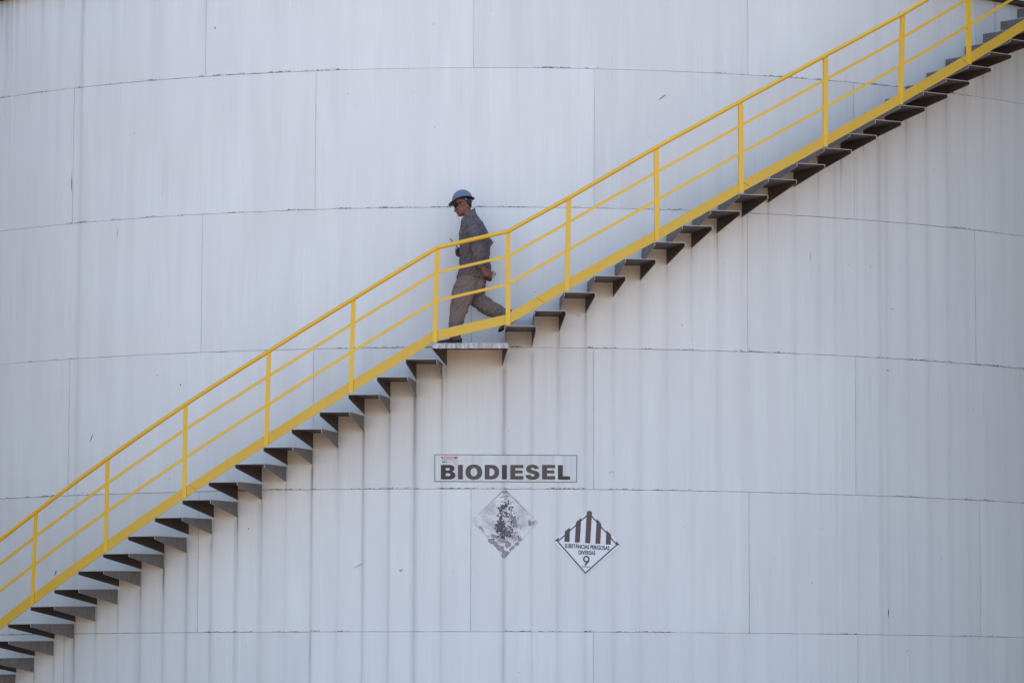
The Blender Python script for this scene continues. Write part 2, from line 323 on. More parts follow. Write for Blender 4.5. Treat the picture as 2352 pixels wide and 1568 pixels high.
# course c lies between horizontal seam c-1 and c; c = 5 is the upper one, cut off by the rim angle
for c in range(-1, 6):
    if c in VS:
        ths = [at_cyl(*q)[0] for q in VS[c]]
    else:
        ths = [A0 + i*DT for i in range(4)]
    while ths[0] > -2.2: ths.insert(0, ths[0]-DT)
    while ths[-1] < 2.2: ths.append(ths[-1]+DT)
    for a, b in zip(ths[:-1], ths[1:]):
        fine = b > -0.86 and a < 0.86 and c >= 0
        nt = max(2, int((b-a)*R/(0.011 if fine else 0.12))); nz = 44 if fine else 4
        g = GAP/R; th = np.linspace(a+g/2, b-g/2, nt+1)
        lo = hseam(c-1, th) if c > -1 else 0*th + 0.27
        hi = hseam(c if c < 5 else 5, th)
        lo = lo + GAP/2; hi = hi - GAP/2
        f = np.linspace(0, 1, nz+1)[:, None]
        Z = lo[None]*(1-f) + hi[None]*f; TH = np.repeat(th[None], nz+1, 0)
        seed = rng.uniform(0, 50); off = rng.uniform(-0.0022, 0.0022)
        u = np.linspace(0, 1, nt+1)[None]
        bow = 0.004*np.sin(np.pi*u + seed)*np.sin(np.pi*f*1.3+seed*2) + 0.0025*np.sin(2.3*np.pi*u+seed*3)*np.cos(np.pi*f*2+seed)
        edge = np.minimum(np.minimum(u, 1-u)*nt*0.011, np.minimum(f, 1-f)*S)
        RR = R + off + bow*(1-np.exp(-edge/0.15))
        X = RR*np.sin(TH); Y = D - RR*np.cos(TH)
        V = np.stack([X, Y, Z], -1).reshape(-1, 3)
        w = nt+1
        ii, jj = np.meshgrid(np.arange(nt), np.arange(nz)); q0 = (jj*w+ii).ravel()
        F = np.stack([q0, q0+1, q0+1+w, q0+w], -1)
        # returned edge round the plate
        ring = np.concatenate([np.arange(w), np.arange(1, nz+1)*w+nt, nz*w+np.arange(nt-1, -1, -1), np.arange(nz-1, 0, -1)*w])
        Vo = V[ring].copy(); Vi = V[ring].copy(); rad = np.stack([Vi[:, 0], Vi[:, 1]-D], -1); rad /= np.linalg.norm(rad, axis=1)[:, None]; Vi[:, :2] -= rad*0.009
        base_i = len(V); m_ = len(ring); r2 = np.roll(np.arange(m_), -1)
        Fs = np.stack([base_i+m_+np.arange(m_), base_i+np.arange(m_), base_i+r2, base_i+m_+r2], -1)
        VV = np.concatenate([V, Vi, Vo]); FF = np.concatenate([F, Fs])
        me = bpy.data.meshes.new('panel'); me.vertices.add(len(VV)); me.vertices.foreach_set('co', VV.ravel())
        me.loops.add(FF.size); me.loops.foreach_set('vertex_index', FF.ravel().astype(np.int32))
        me.polygons.add(len(FF)); me.polygons.foreach_set('loop_start', np.arange(0, FF.size, 4, dtype=np.int32))
        sm = np.zeros(len(FF), bool); sm[:len(F)] = True; me.polygons.foreach_set('use_smooth', sm)
        TH2 = np.concatenate([TH.ravel(), TH.ravel()[ring], TH.ravel()[ring]]); Z2 = VV[:, 2]
        uvl = me.uv_layers.new(name='UVMap'); uvd = np.stack([TH2*R+30, Z2], -1)[FF.ravel()]; uvl.data.foreach_set('uv', uvd.ravel().astype(np.float32))
        if fine:
            d, ru = dirt_at(TH2, Z2)
            ins = np.minimum(np.minimum(TH2-a, b-TH2)*R, 10)    # grime creeping out of the joints
            d = np.clip(d + 0.05*np.exp(-(ins/0.008)), 0, 0.95)
            for nm, arr in (('dirt', d), ('rust_shade', ru)):
                at_ = me.attributes.new(nm, 'FLOAT', 'POINT'); at_.data.foreach_set('value', arr.astype(np.float32))
        me.update(calc_edges=True); me.validate()
        keep(link('panel', me, m_plate), tank)
# weld beads lying in the joints
def bead(name, pts, w0, mat_, jit=0.5, h=0.0009):
    bm = bmesh.new(); prev = None
    for k, (th, z, hor) in enumerate(pts):
        w = w0*(1 + jit*(mn.noise(Vector((th*70, z*9, 3.1)))*1.6)); w = max(w, 0.0012)
        j = 0.003*mn.noise(Vector((th*30, z*4, 9.0)))
        ring = []
        for s, hh in ((-1, -0.006), (-0.5, h), (0.5, h), (1, -0.006)):
            t2, z2 = (th, z+j+s*w/2) if hor else (th+(j+s*w/2)/R, z)
            ring.append(bm.verts.new(on_cyl(t2, R+hh, z2)))
        if prev:
            for i in range(3): bm.faces.new((prev[i], prev[i+1], ring[i+1], ring[i]))
        prev = ring
    return keep(from_bm(name, bm, mat_, None, True), tank)
for k in range(5):
    bead('weld_seam', [(th, float(hseam(k, th)), True) for th in np.linspace(-1.15, 1.15, 1400)], 0.0078, m_seam, 0.7)
for c in VS:
    for q in VS[c]:
        th = at_cyl(*q)[0]; lo = float(hseam(c-1, th)) if c > 0 else ZE - S + 0.02; hi = float(hseam(c if c < 5 else 5, th))
        bead('weld_seam', [(th, z, False) for z in np.linspace(lo, hi, 160)], 0.0068, m_seamv, 0.6)
# flaked spots of paint beside the joints and scratches on the plates
bm = bmesh.new()
def blob(bm, th, z, a, b, rot, off=0.003, n=8, rough=0.35):
    vs = []
    for k in range(n):
        t = 2*math.pi*k/n; r = 1 + random.uniform(-rough, rough)
        x, y = a*r*math.cos(t), b*r*math.sin(t); x, y = x*math.cos(rot)-y*math.sin(rot), x*math.sin(rot)+y*math.cos(rot)
        vs.append(bm.verts.new(on_cyl(th+x/R, R+off, z+y)))
    bm.faces.new(vs)
for k in range(5):
    for _ in range(95):
        t0 = random.uniform(-0.8, 0.8)
        if mn.noise(Vector((t0*5, k*3.7, 0))) < -0.02: continue
        for q in range(random.randint(1, 7)):
            t = t0 + q*random.uniform(0.001, 0.005); blob(bm, t, float(hseam(k, t))+random.uniform(0.000, 0.014), random.uniform(0.004, 0.018), random.uniform(0.0015, 0.0035), 0, 0.0055)
def scratch(x0, y0, x1, y1, w):
    a, b = at_cyl(x0, y0), at_cyl(x1, y1); dx, dy = (b[0]-a[0])*R, b[1]-a[1]
    ln = math.hypot(dx, dy); blob(bm, (a[0]+b[0])/2, (a[1]+b[1])/2, ln/2, w, math.atan2(dy, dx), 0.0075, 10, 0.2)
for s in ((1512,231,1530,217,.004), (208,1014,214,997,.006), (2040,1397,2040,1412,.006), (2040,1418,2040,1396,.003), (126,1322,130,1308,.006), (269,548,272,520,.0018), (165.5,395,165.5,443,.0018),
          (165,412,165,436,.003), (2063,30,2063,34,.006), (815,1303,835,1292,.0025), (1403,1083,1400,1086,.004), (1407,1083,1409,1084,.005), (362,860,362,863,.006), (415,882,415,886,.007), (571,1212,572,1216,.006), (308,304,309,308,.004),
          (493,62,496,67,.006), (2037,849,2040,852,.006), (1861,577,1861,599,.0018), (1862,1335,1868,1341,.002), (918,1308,921,1312,.006), (924,1306,922,1310,.005), (1565,745,1567,748,.005), (2043,708,2055,711,.002)):
    scratch(*s)
for _ in range(110):
    t, z = random.uniform(-.78, .78), random.uniform(CZ+.3*S, ZE+4.7*S); r = random.uniform(.0012, .0035)
    blob(bm, t, z, r, r*random.uniform(.6, 2), random.uniform(0, 3), 0.0075, 6)
chips = keep(from_bm('paint_chip', bm, m_chip), tank); chips['kind'] = 'stuff'
# rim angle round the top and the plates above it
bm = bmesh.new()
prof = [(R-0.01, ZRIM-0.004), (R+0.075, ZRIM-0.004), (R+0.075, ZRIM+0.012), (R+0.012, ZRIM+0.012), (R+0.012, ZRIM+0.07), (R-0.01, ZRIM+0.07)]
ns = 240; rings = [[bm.verts.new(on_cyl(2*math.pi*i/ns, r, z)) for r, z in prof] for i in range(ns)]
for i in range(ns):
    for k in range(len(prof)): bm.faces.new((rings[i][k], rings[(i+1) % ns][k], rings[(i+1) % ns][(k+1) % 6], rings[i][(k+1) % 6]))
m_rim, *_ = mat('rusty_rim_steel', (0.05, 0.035, 0.03), 0.8)
keep(from_bm('rim_angle', bm, m_rim), tank)
nz, nt = 6, 200
th = np.linspace(-math.pi, math.pi, nt+1); V = [on_cyl(t, R+0.002, ZRIM+0.071+(1.6*S)*j/nz) for j in range(nz+1) for t in th]
keep(mesh_obj('upper_panel', V, [(j*(nt+1)+i, j*(nt+1)+i+1, (j+1)*(nt+1)+i+1, (j+1)*(nt+1)+i) for j in range(nz) for i in range(nt)], m_plate, None, True), tank)
bm = bmesh.new(); bmesh.ops.create_cone(bm, cap_ends=True, segments=160, radius1=R+0.02, radius2=0.3, depth=1.3)
o = from_bm('roof', bm, m_plate); o.location = (0, D, ZRIM+0.071+1.6*S+0.65); keep(o, tank)

# ------------------------------------------------------------------ stair
stair = empty('spiral_staircase', on_cyl(lt[-1][0], RO, 0))
tag(stair, 'outdoor stair with yellow railing and dark cantilevered metal treads curving up the white tank', 'staircase')
def plate(bm, quad, nrm, t):              # thin plate: four corners pushed by t along nrm; the rim faces are marked worn
    lay = bm.faces.layers.int.get('rim') or bm.faces.layers.int.new('rim')
    a = [bm.verts.new(v) for v in quad]; b = [bm.verts.new(v + nrm*t) for v in quad]
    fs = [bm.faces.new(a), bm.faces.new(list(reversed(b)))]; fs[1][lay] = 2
    for k in range(4):
        f = bm.faces.new((a[k], b[k], b[(k+1) % 4], a[(k+1) % 4])); f[lay] = 1
    return fs
def finish_tread(name, bm, m, parent):
    lay = bm.faces.layers.int.get('rim'); flags = [f[lay] for f in bm.faces]
    bmesh.ops.recalc_face_normals(bm, faces=bm.faces)
    me = bpy.data.meshes.new(name); bm.to_mesh(me); bm.free()
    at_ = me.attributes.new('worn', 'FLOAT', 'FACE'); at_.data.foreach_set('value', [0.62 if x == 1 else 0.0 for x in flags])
    at_ = me.attributes.new('inner', 'FLOAT', 'FACE'); at_.data.foreach_set('value', [1.0 if x == 2 else 0.0 for x in flags])  # faces that take the painted shade colour
    o = link(name, me, m); return keep(o, parent)
def bracket(name, ph, z, to, ti, ho, hi, lift, m, rin=RI, rout=RO, t=0.006, skewl=0, skewr=0):
    n_ = Vector((math.sin(ph), -math.cos(ph), 0)); t_ = Vector((math.cos(ph), math.sin(ph), 0)); c0 = Vector((0, D, 0)); zz = Vector((0, 0, 1))
    def P(r, s, h): return c0 + n_*r + t_*s + zz*h
    bm = bmesh.new()
    sag = lambda s: math.sqrt(max(rin*rin - s*s, 0))
    il, ir = -ti/2+skewl, ti/2+skewr
    OL, OR_ = P(rout, -to/2, z), P(rout, to/2, z); IL, IR = P(sag(il), il, z+lift), P(sag(ir), ir, z+lift)
    plate(bm, [OL, OR_, IR, IL], Vector((0, 0, -1)), t)
    for s, O, I in ((1, OL, IL), (-1, OR_, IR)):
        a = O - zz*t*1.02; b = I - zz*t*1.02
        plate(bm, [a, b, I - zz*hi, O - zz*ho], t_*s, t)
    return finish_tread(name, bm, m, stair)
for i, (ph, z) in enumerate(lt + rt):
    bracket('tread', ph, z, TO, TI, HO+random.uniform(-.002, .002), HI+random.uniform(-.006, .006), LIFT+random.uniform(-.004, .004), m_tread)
la, lb = at_cyl(991.3, 787.4, RO), at_cyl(1168, 789.0, RO)
LZ = 0.5*(la[1]+lb[1]); LPH = 0.5*(la[0]+lb[0]); LW = (lb[0]-la[0])*RO
lia, lib = at_cyl(1025.5, 810, R), at_cyl(1154.5, 810, R)
il_, ir_ = (lia[0]-LPH)*R, (lib[0]-LPH)*R; LI = ir_-il_; SK = (ir_+il_)/2
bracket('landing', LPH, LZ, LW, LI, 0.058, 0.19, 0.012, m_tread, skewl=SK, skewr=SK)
bm = bmesh.new(); n_ = Vector((math.sin(LPH), -math.cos(LPH), 0)); t_ = Vector((math.cos(LPH), math.sin(LPH), 0)); c0 = Vector((0, D, 0))
zz = Vector((0, 0, 1)); k = 24; prev = None
for i in range(k+1):
    s = -LW/2 + LW*i/k; dz_ = 0.0015*math.sin(i*1.7) ; p0 = c0 + n_*(RO+0.001) + t_*s
    ring = [bm.verts.new(p0 + zz*(LZ+0.002+dz_)), bm.verts.new(p0 + n_*0.006 + zz*(LZ+0.002+dz_)), bm.verts.new(p0 + n_*0.006 + zz*(LZ-0.058+dz_)), bm.verts.new(p0 + zz*(LZ-0.058+dz_))]
    if prev:
        for q in range(4): bm.faces.new((prev[q], prev[(q+1) % 4], ring[(q+1) % 4], ring[q]))
    prev = ring
keep(from_bm('landing_fascia', bm, m_fascia), stair)

# posts: measured base and top (photo pixels), railing bars follow the helix from post to post
POSTS = [(74.7,1389.7,84,1175), (243.4,1269,248,1053), (423.9,1145,426.8,928.5), (611.8,1024.3,618.4,806.4), (805.7,902.2,812.3,686), (998.4,785.5,1004.6,569),
         (1166.9,747,1166.9,531.5), (1302,667.6,1306.6,454.5), (1509.5,553.3,1507.5,338.5), (1702.5,443,1701,233), (1895.3,337.3,1896.2,127.5), (2068.5,240.2,2073.8,32), (2226,148.3,2224,-58)]
RP = RO - 0.020
PB = [at_cyl(a, b, RP) for a, b, _, _ in POSTS]; PT = [at_cyl(c_, d_, RP) for _, _, c_, d_ in POSTS]
d0 = (PB[1][0]-PB[0][0], PB[1][1]-PB[0][1]); PB.insert(0, (PB[0][0]-d0[0], PB[0][1]-d0[1])); PT.insert(0, (PT[0][0]-d0[0], PT[0][1]-d0[1]))
d0 = (PB[-1][0]-PB[-2][0], PB[-1][1]-PB[-2][1]); PB.append((PB[-1][0]+d0[0], PB[-1][1]+d0[1])); PT.append((PT[-1][0]+d0[0], PT[-1][1]+d0[1]))
def lerp(a, b, f): return (a[0]+(b[0]-a[0])*f, a[1]+(b[1]-a[1])*f)
for (pb, pt) in zip(PB, PT):
    bm = bmesh.new(); lay = []
    for f, (th, z) in ((0, pb), (1, (pt[0], pt[1]-0.016))):
        n_ = Vector((math.sin(th), -math.cos(th), 0)); t_ = Vector((math.cos(th), math.sin(th), 0)); c_ = on_cyl(th, RP, z)
        w, dd, t = 0.052, 0.036, 0.006       # angle iron: a face towards us and a leg back on its left edge
        sec = [(-w/2, 0.012), (w/2, 0.012), (w/2, 0.012-t), (-w/2+t, 0.012-t), (-w/2+t, 0.012-dd), (-w/2, 0.012-dd)]
        lay.append([bm.verts.new(c_ + t_*a + n_*b) for a, b in sec])
    for k in range(6): bm.faces.new((lay[0][k], lay[0][(k+1) % 6], lay[1][(k+1) % 6], lay[1][k]))
    bm.faces.new(lay[0]); bm.faces.new(list(reversed(lay[1])))
    keep(from_bm('post', bm, m_yel), stair)
def bar(name, pts, sec, m, rad, closed=True, smooth=False, cap=True):
    """sweep a section (outward, up-across) along (angle, height) points at radius rad"""
    P3 = [on_cyl(t, rad, z) for t, z in pts]; bm = bmesh.new(); prev = None; first = None
    for i, (t, z) in enumerate(pts):
        n_ = Vector((math.sin(t), -math.cos(t), 0))
        tan = (P3[min(i+1, len(P3)-1)] - P3[max(i-1, 0)]).normalized(); up = n_.cross(tan).normalized(); 
        if up.z < 0: up = -up
        if 0 < i < len(P3)-1:
            t1 = (P3[i]-P3[i-1]).normalized(); t2 = (P3[i+1]-P3[i]).normalized(); sc_ = 1/max(0.8, (1+t1.dot(t2))/2)**0.5
        else: sc_ = 1
        ring = [bm.verts.new(P3[i] + n_*a + up*b*sc_) for a, b in sec]
        if prev:
            for k in range(len(sec)): bm.faces.new((prev[k], prev[(k+1) % len(sec)], ring[(k+1) % len(sec)], ring[k]))
        else: first = ring
        prev = ring
    bm.faces.new(first); bm.faces.new(list(reversed(prev)))
    return keep(from_bm(name, bm, m, None, smooth), stair)
def helix(a, b, n=14, skip=0.0):
    n_ = max(2, n); return [(a[0]+(b[0]-a[0])*(skip+(1-2*skip)*i/n_), a[1]+(b[1]-a[1])*(skip+(1-2*skip)*i/n_)) for i in range(n_+1)]
pts = []
for a, b in zip(PT[:-1], PT[1:]): pts += helix(a, b)[(1 if pts else 0):]
circ = [(0.0235*math.cos(2*math.pi*k/16), 0.0235*math.sin(2*math.pi*k/16)) for k in range(16)]
bar('handrail', pts, circ, m_yel, RO-0.012, smooth=True)
for fr in (0.735, 0.435):
    for k in range(len(PB)-1):
        a, b = lerp(PB[k], PT[k], fr), lerp(PB[k+1], PT[k+1], fr)
        w = 0.5*0.050/RO/(b[0]-a[0])
        bar('middle_rail', helix(a, b, 10, w*0.9), [(-.004, -.0155), (.004, -.0155), (.004, .0155), (-.004, .0155)], m_yel, RO-0.016)
SZ = 0.069
for k in range(len(PB)-1):
    a, b = (PB[k][0], PB[k][1]+SZ), (PB[k+1][0], PB[k+1][1]+SZ)
    bar('stringer', helix(a, b, 12, 0.0), [(-.0045, -.0545), (.0045, -.0545), (.0045, .0545), (-.0045, .0545)], m_yel2, RO-0.0225)
for (k, f) in ((3, .105), (7, .55), (10, .055), (12, .93)):                          # butt welds across the flat bar
    a, b = PB[k], PB[k+1]; c_ = lerp(a, b, f); sl_ = math.atan2(b[1]-a[1], (b[0]-a[0])*RO); ang = sl_ + 1.57 + 0.5
    bm = bmesh.new(); vs = []
    for s, e in ((-1, -1), (1, -1), (1, 1), (-1, 1)):
        u, v = s*0.0035*math.cos(ang-1.57) + e*0.050*math.cos(ang)*1.05, s*0.0035*math.sin(ang-1.57) + e*0.050*math.sin(ang)*1.05
        vs.append(on_cyl(c_[0]+u/RO, RO-0.0179, c_[1]+SZ+v))
    plate(bm, vs, Vector((math.sin(c_[0]), -math.cos(c_[0]), 0)), 0.0022); keep(from_bm('butt_weld', bm, m_weld), stair)

# ------------------------------------------------------------------ signs (lettering traced in a close-up frame, laid on the shell)
def zs(x, y, off=0.010):                  # close-up coordinates -> tank surface
    th, z = at_cyl((980+x*0.21259)/1.020408, (1040+y*0.21259)/1.020408)
    return on_cyl(th, R+off, z)
def sheet(name, c, m, parent, off, nx=24, ny=8, thick=0.002):
    V = []; 
    for j in range(ny+1):
        for i in range(nx+1):
            u, v = i/nx, j/ny
            x = (c[0][0]*(1-u)+c[1][0]*u)*(1-v) + (c[3][0]*(1-u)+c[2][0]*u)*v; y = (c[0][1]*(1-u)+c[1][1]*u)*(1-v) + (c[3][1]*(1-u)+c[2][1]*u)*v
            V.append(zs(x, y, off))
    F = [(j*(nx+1)+i, (j+1)*(nx+1)+i, (j+1)*(nx+1)+i+1, j*(nx+1)+i+1) for j in range(ny) for i in range(nx)]
    o = mesh_obj(name, V, F, m, None, False)
    s_ = o.modifiers.new('s', 'SOLIDIFY'); s_.thickness = thick; s_.offset = -1
    keep(o, parent); return o
def shapes(name, contours, m, parent, off):
    """2-D outlines (holes by overlap) filled as a flat curve, turned to mesh and laid on the tank"""
    cu = bpy.data.curves.new(name, 'CURVE'); cu.dimensions = '2D'; cu.fill_mode = 'BOTH'
    for pts in contours:
        s_ = cu.splines.new('POLY'); s_.points.add(len(pts)-1); s_.use_cyclic_u = True
        for k, (x, y) in enumerate(pts): s_.points[k].co = (x*0.01, -y*0.01, 0, 1)
    return lay_curve(name, cu, m, parent, off)
def lay_curve(name, cu, m, parent, off, fn=None):
    o = bpy.data.objects.new(name, cu); COL.objects.link(o)
    bpy.context.view_layer.update(); dg = bpy.context.evaluated_depsgraph_get()
    me = bpy.data.meshes.new_from_object(o.evaluated_get(dg)); bpy.data.objects.remove(o)
    for v in me.vertices:
        x, y = (v.co.x*100, -v.co.y*100) if fn is None else fn(v.co.x, v.co.y)
        v.co = zs(x, y, off)
    me.materials.clear(); return keep(link(name, me, m), parent)
def stroke(p0, p1, w):
    dx, dy = p1[0]-p0[0], p1[1]-p0[1]; l = math.hypot(dx, dy); nx, ny = -dy/l*w/2, dx/l*w/2
    return [(p0[0]+nx, p0[1]+ny), (p1[0]+nx, p1[1]+ny), (p1[0]-nx, p1[1]-ny), (p0[0]-nx, p0[1]-ny)]
def rect(x0, y0, x1, y1): return [(x0, y0), (x1, y0), (x1, y1), (x0, y1)]
def ell(cx, cy_, rx, ry, n=32, a0=0, a1=360, pw=2.0):
    out = []
    for k in range(n+(a1-a0 != 360)):
        t = R_(a0+(a1-a0)*k/n); c, s = math.cos(t), math.sin(t)
        out.append((cx+rx*math.copysign(abs(c)**(2/pw), c), cy_+ry*math.copysign(abs(s)**(2/pw), s)))
    return out
def text(name, body, x0, y0, x1, y1, m, parent, off, bold=0.02, slope=0.0):
    cu = bpy.data.curves.new(name, 'FONT'); cu.body = body; cu.offset = bold; cu.size = 1
    o = bpy.data.objects.new(name, cu); COL.objects.link(o); bpy.context.view_layer.update()
    dg = bpy.context.evaluated_depsgraph_get(); me = bpy.data.meshes.new_from_object(o.evaluated_get(dg)); bpy.data.objects.remove(o)
    c = np.array([v.co[:2] for v in me.vertices]); mnx, mxx = c[:, 0].min(), c[:, 0].max(); cap = 0.69
    for v in me.vertices:
        u = (v.co.x-mnx)/(mxx-mnx); h = v.co.y/cap; x = x0+(x1-x0)*u; y = y1-(y1-y0)*h + slope*(x-x0); v.co = zs(x, y, off)
    me.materials.clear(); return keep(link(name, me, m), parent)

sg = empty('biodiesel_sign', zs(965, 265))
tag(sg, 'wide rectangular BIODIESEL sign with bold dark letters and thin black border on the tank', 'sign')
sheet('sign_panel', [(186, 120), (1748, 127), (1744, 420), (186, 411)], m_sign, sg, 0.0075)
bw = 5
for a_, b_ in (((183, 119), (1751, 126)), ((1748.5, 129), (1744.5, 417)), ((1747, 420), (183, 411)), ((185.5, 408), (185.5, 122))):
    n_ = 16; vs = []
    for k in range(n_+1):
        q = [a_[0]+(b_[0]-a_[0])*k/n_, a_[1]+(b_[1]-a_[1])*k/n_]; st = stroke(a_, b_, bw); ox, oy = st[0][0]-a_[0], st[0][1]-a_[1]
        vs += [zs(q[0]+ox, q[1]+oy, 0.0105), zs(q[0]-ox, q[1]-oy, 0.0105)]
    keep(mesh_obj('border', vs, [(2*k, 2*k+1, 2*k+3, 2*k+2) for k in range(n_)], m_black), sg)
T, Bt = 230, 390
B_out = [(252, T), (350, T)] + ell(352, 269, 50, 39, 10, -90, 60) + ell(352, 346, 60, 44, 12, -50, 90) + [(252, Bt)]
shapes('letter', [B_out, [(305, 264), (335, 264), (348, 269), (352, 277), (348, 286), (335, 291), (305, 291)], [(305, 323), (338, 323), (353, 329), (358, 338), (353, 348), (338, 354), (305, 354)]], m_black, sg, 0.0105)
shapes('letter', [rect(440, T, 494, Bt)], m_brown, sg, 0.0105)
shapes('letter', [ell(615, 310, 91, 84, 40, pw=2.3), ell(615, 310, 37, 47, 28)], m_brown, sg, 0.0105)
shapes('letter', [[(735, T), (805, T)] + ell(806, 310, 87, 80, 18, -88, 88, pw=2.3) + [(805, Bt), (735, Bt)], [(787, 268), (802, 268)] + ell(803, 310, 39, 42, 12, -85, 85) + [(802, 352), (787, 352)]], m_brown, sg, 0.0105)
shapes('letter', [rect(924, T+1, 978, Bt)], m_black, sg, 0.0105)
def Eo(x0, x1): return [[(x0, T+1), (x1, T+1), (x1, T+36), (x0+54, T+36), (x0+54, 291), (x1-8, 291), (x1-8, 324), (x0+54, 324), (x0+54, 353), (x1+1, 353), (x1+1, Bt+1), (x0, Bt+1)]]
shapes('letter', Eo(1016, 1160), m_brown, sg, 0.0105)
shapes('letter', [[(1332,272),(1318,248),(1298,234),(1262,226),(1225,231),(1200,246),(1189,270),(1192,292),(1204,308),(1228,320),(1262,328),(1282,336),(1285,345),(1279,355),(1262,359),(1246,354),(1238,338),(1183,343),(1192,370),(1212,387),(1250,395),(1296,392),(1325,375),(1338,350),(1336,328),(1325,310),(1300,297),(1262,288),(1244,280),(1242,270),(1252,262),(1268,261),(1278,267),(1282,277)]], m_brown, sg, 0.0105)
shapes('letter', Eo(1366, 1510), m_brown, sg, 0.0105)
shapes('letter', [[(1540, T+3), (1594, T+3), (1594, 355), (1675, 357), (1675, Bt+4), (1540, Bt+3)]], m_black, sg, 0.0105)
shapes('logo', [[(250, 141), (441, 141), (430, 155), (408, 169), (276, 169), (262, 158)]], m_red, sg, 0.0105)
text('logo_lettering', 'FIAGRIL', 280, 146, 412, 166, m_white, sg, 0.0135, 0.03)
shapes('logo_stripe', [stroke((262, 177), (436, 177), 3)], m_pink, sg, 0.0105)
text('logo_lettering', 'BIO', 266, 188, 318, 207, m_teal, sg, 0.0105, 0.03)
text('logo_lettering', 'DIESEL', 324, 188, 428, 207, m_pink, sg, 0.0105, 0.0)

dg_ = empty('hazard_diamond', zs(1870, 1080))
tag(dg_, 'white diamond hazard placard with vertical stripes, the words SUBSTÂNCIAS PERIGOSAS DIVERSAS and number 9', 'sign')
sheet('sign_panel', [(1887, 724), (2238, 1112), (1846, 1440), (1488, 1066)], m_sheet, dg_, 0.0075, 12, 12)
shapes('outline', [stroke((1547, 1066), (1862, 786), 13)], m_brown, dg_, 0.0102); shapes('outline', [stroke((1912, 795), (2188, 1108), 13)], m_brown, dg_, 0.0102)
shapes('outline', [stroke((1532, 1066), (1847, 1424), 14)], m_brown, dg_, 0.0102); shapes('outline', [stroke((1842, 1422), (2192, 1108), 14)], m_brown, dg_, 0.0105)
shapes('arrow_tip', [[(1500, 1068), (1551, 1028), (1545, 1073)]], m_brown, dg_, 0.0112); shapes('arrow_tip', [[(2223, 1116), (2184, 1068), (2176, 1113)]], m_brown, dg_, 0.0112)
for b in ([(1617,962),(1673,918),(1668,1078),(1612,1075)], [(1740,860),(1797,812),(1780,1085),(1727,1083)], [(1858,752),(1870,738),(1887,735),(1905,740),(1915,757),(1895,1093),(1840,1090)],
          [(1968,822),(2018,880),(2006,1100),(1953,1097)], [(2075,948),(2126,1000),(2120,1108),(2067,1105)]):
    shapes('stripe', [b], m_brown, dg_, 0.0115)
text('lettering', 'SUBSTÂNCIAS PERIGOSAS', 1616, 1098, 2108, 1140, m_black, dg_, 0.0105, 0.022, 0.058)
text('lettering', 'DIVERSAS', 1767, 1172, 1951, 1214, m_black, dg_, 0.0105, 0.022, 0.035)
shapes('number', [ell(1853, 1268, 36, 38, 24), ell(1853, 1268, 20, 22, 20)], m_brown, dg_, 0.0105)
shapes('number', [[(1889, 1272), (1884, 1292), (1845, 1341), (1829, 1333), (1862, 1290), (1870, 1276)]], m_brown, dg_, 0.0108)
shapes('underline', [stroke((1805, 1349), (1891, 1356), 7)], m_brown, dg_, 0.0105)

wd = empty('worn_diamond', zs(955, 880))
tag(wd, 'weathered diamond placard left of the striped one, its print flaking off in black patches', 'sign')
sheet('sign_panel', [(955, 500), (1322, 866), (948, 1250), (598, 838)], m_old, wd, 0.0055, 12, 12, 0.0008)
def zblob(bm, x, y, a, b, rot, off, n=9, rough=0.3):
    vs = []
    for k in range(n):
        t = 2*math.pi*k/n; r = 1+random.uniform(-rough, rough); u, v = a*r*math.cos(t), b*r*math.sin(t)
        vs.append(bm.verts.new(zs(x+u*math.cos(rot)-v*math.sin(rot), y+u*math.sin(rot)+v*math.cos(rot), off)))
    bm.faces.new(vs)
m_flake, N, L, p = mat('flaked_print', (0.07, 0.07, 0.09), 0.7)
tc = N.new('ShaderNodeTexCoord').outputs['Object']
L.new(mixc(N, L, noise_(N, L, tc, 30, 3, 0.7), (0.03, 0.03, 0.035), (0.14, 0.13, 0.14)), p.inputs['Base Color'])
bm = bmesh.new()
for (cx, cy_, sx, sy_, n, r0, r1) in ((940,685,22,30,60,3,13), (895,705,28,10,25,3,8), (915,810,16,60,70,3,11), (905,880,26,30,90,4,13), (915,960,30,32,100,4,14), (1030,830,14,65,70,3,9), (975,790,14,22,25,4,10),
                                      (1085,850,20,55,60,2,7), (990,960,30,35,60,3,9), (1000,1010,40,25,50,3,9), (1040,730,22,20,16,3,8), (960,640,18,14,12,2,5), (860,1010,45,18,30,2,7), (1110,1045,24,10,14,3,8), (870,880,14,30,25,2,6)):
    for _ in range(int(n*0.72)):
        x, y = random.gauss(cx, sx*1.1), random.gauss(cy_, sy_)
        if abs(x-957)/355 + abs(y-873)/365 < 0.96: zblob(bm, x, y, random.uniform(r0, r1), random.uniform(r0, r1), random.uniform(0, 3), 0.0102 + random.uniform(0, .0008), 6, 0.45)
fk = keep(from_bm('print_flake', bm, m_flake), wd); fk['kind'] = 'stuff'
bl = [(806,1068,30,20,.7),(850,1100,30,16,.8),(888,1140,34,18,.9),(922,1165,20,16,.5),(955,1195,26,18,.2),(948,1225,24,24,0),(985,1200,14,18,.3),(990,1110,24,34,.6),(1030,1150,30,10,-.7),(1088,1100,20,14,-.4),(1120,1050,18,14,-.5),
      (930,1140,12,14,0),(850,1020,60,26,.1),(910,1060,50,34,.2),(960,1075,30,24,0),(1225,860,16,40,.1),(1275,870,20,22,0),(960,530,32,20,0),(950,580,60,9,-.15),(905,890,38,60,.2),(925,985,45,45,0),(1000,985,42,34,.3),(1060,860,30,62,0),(935,700,34,42,.3),(1240,880,34,26,0),(700,930,45,12,.8)]
bmd, bml = bmesh.new(), bmesh.new()
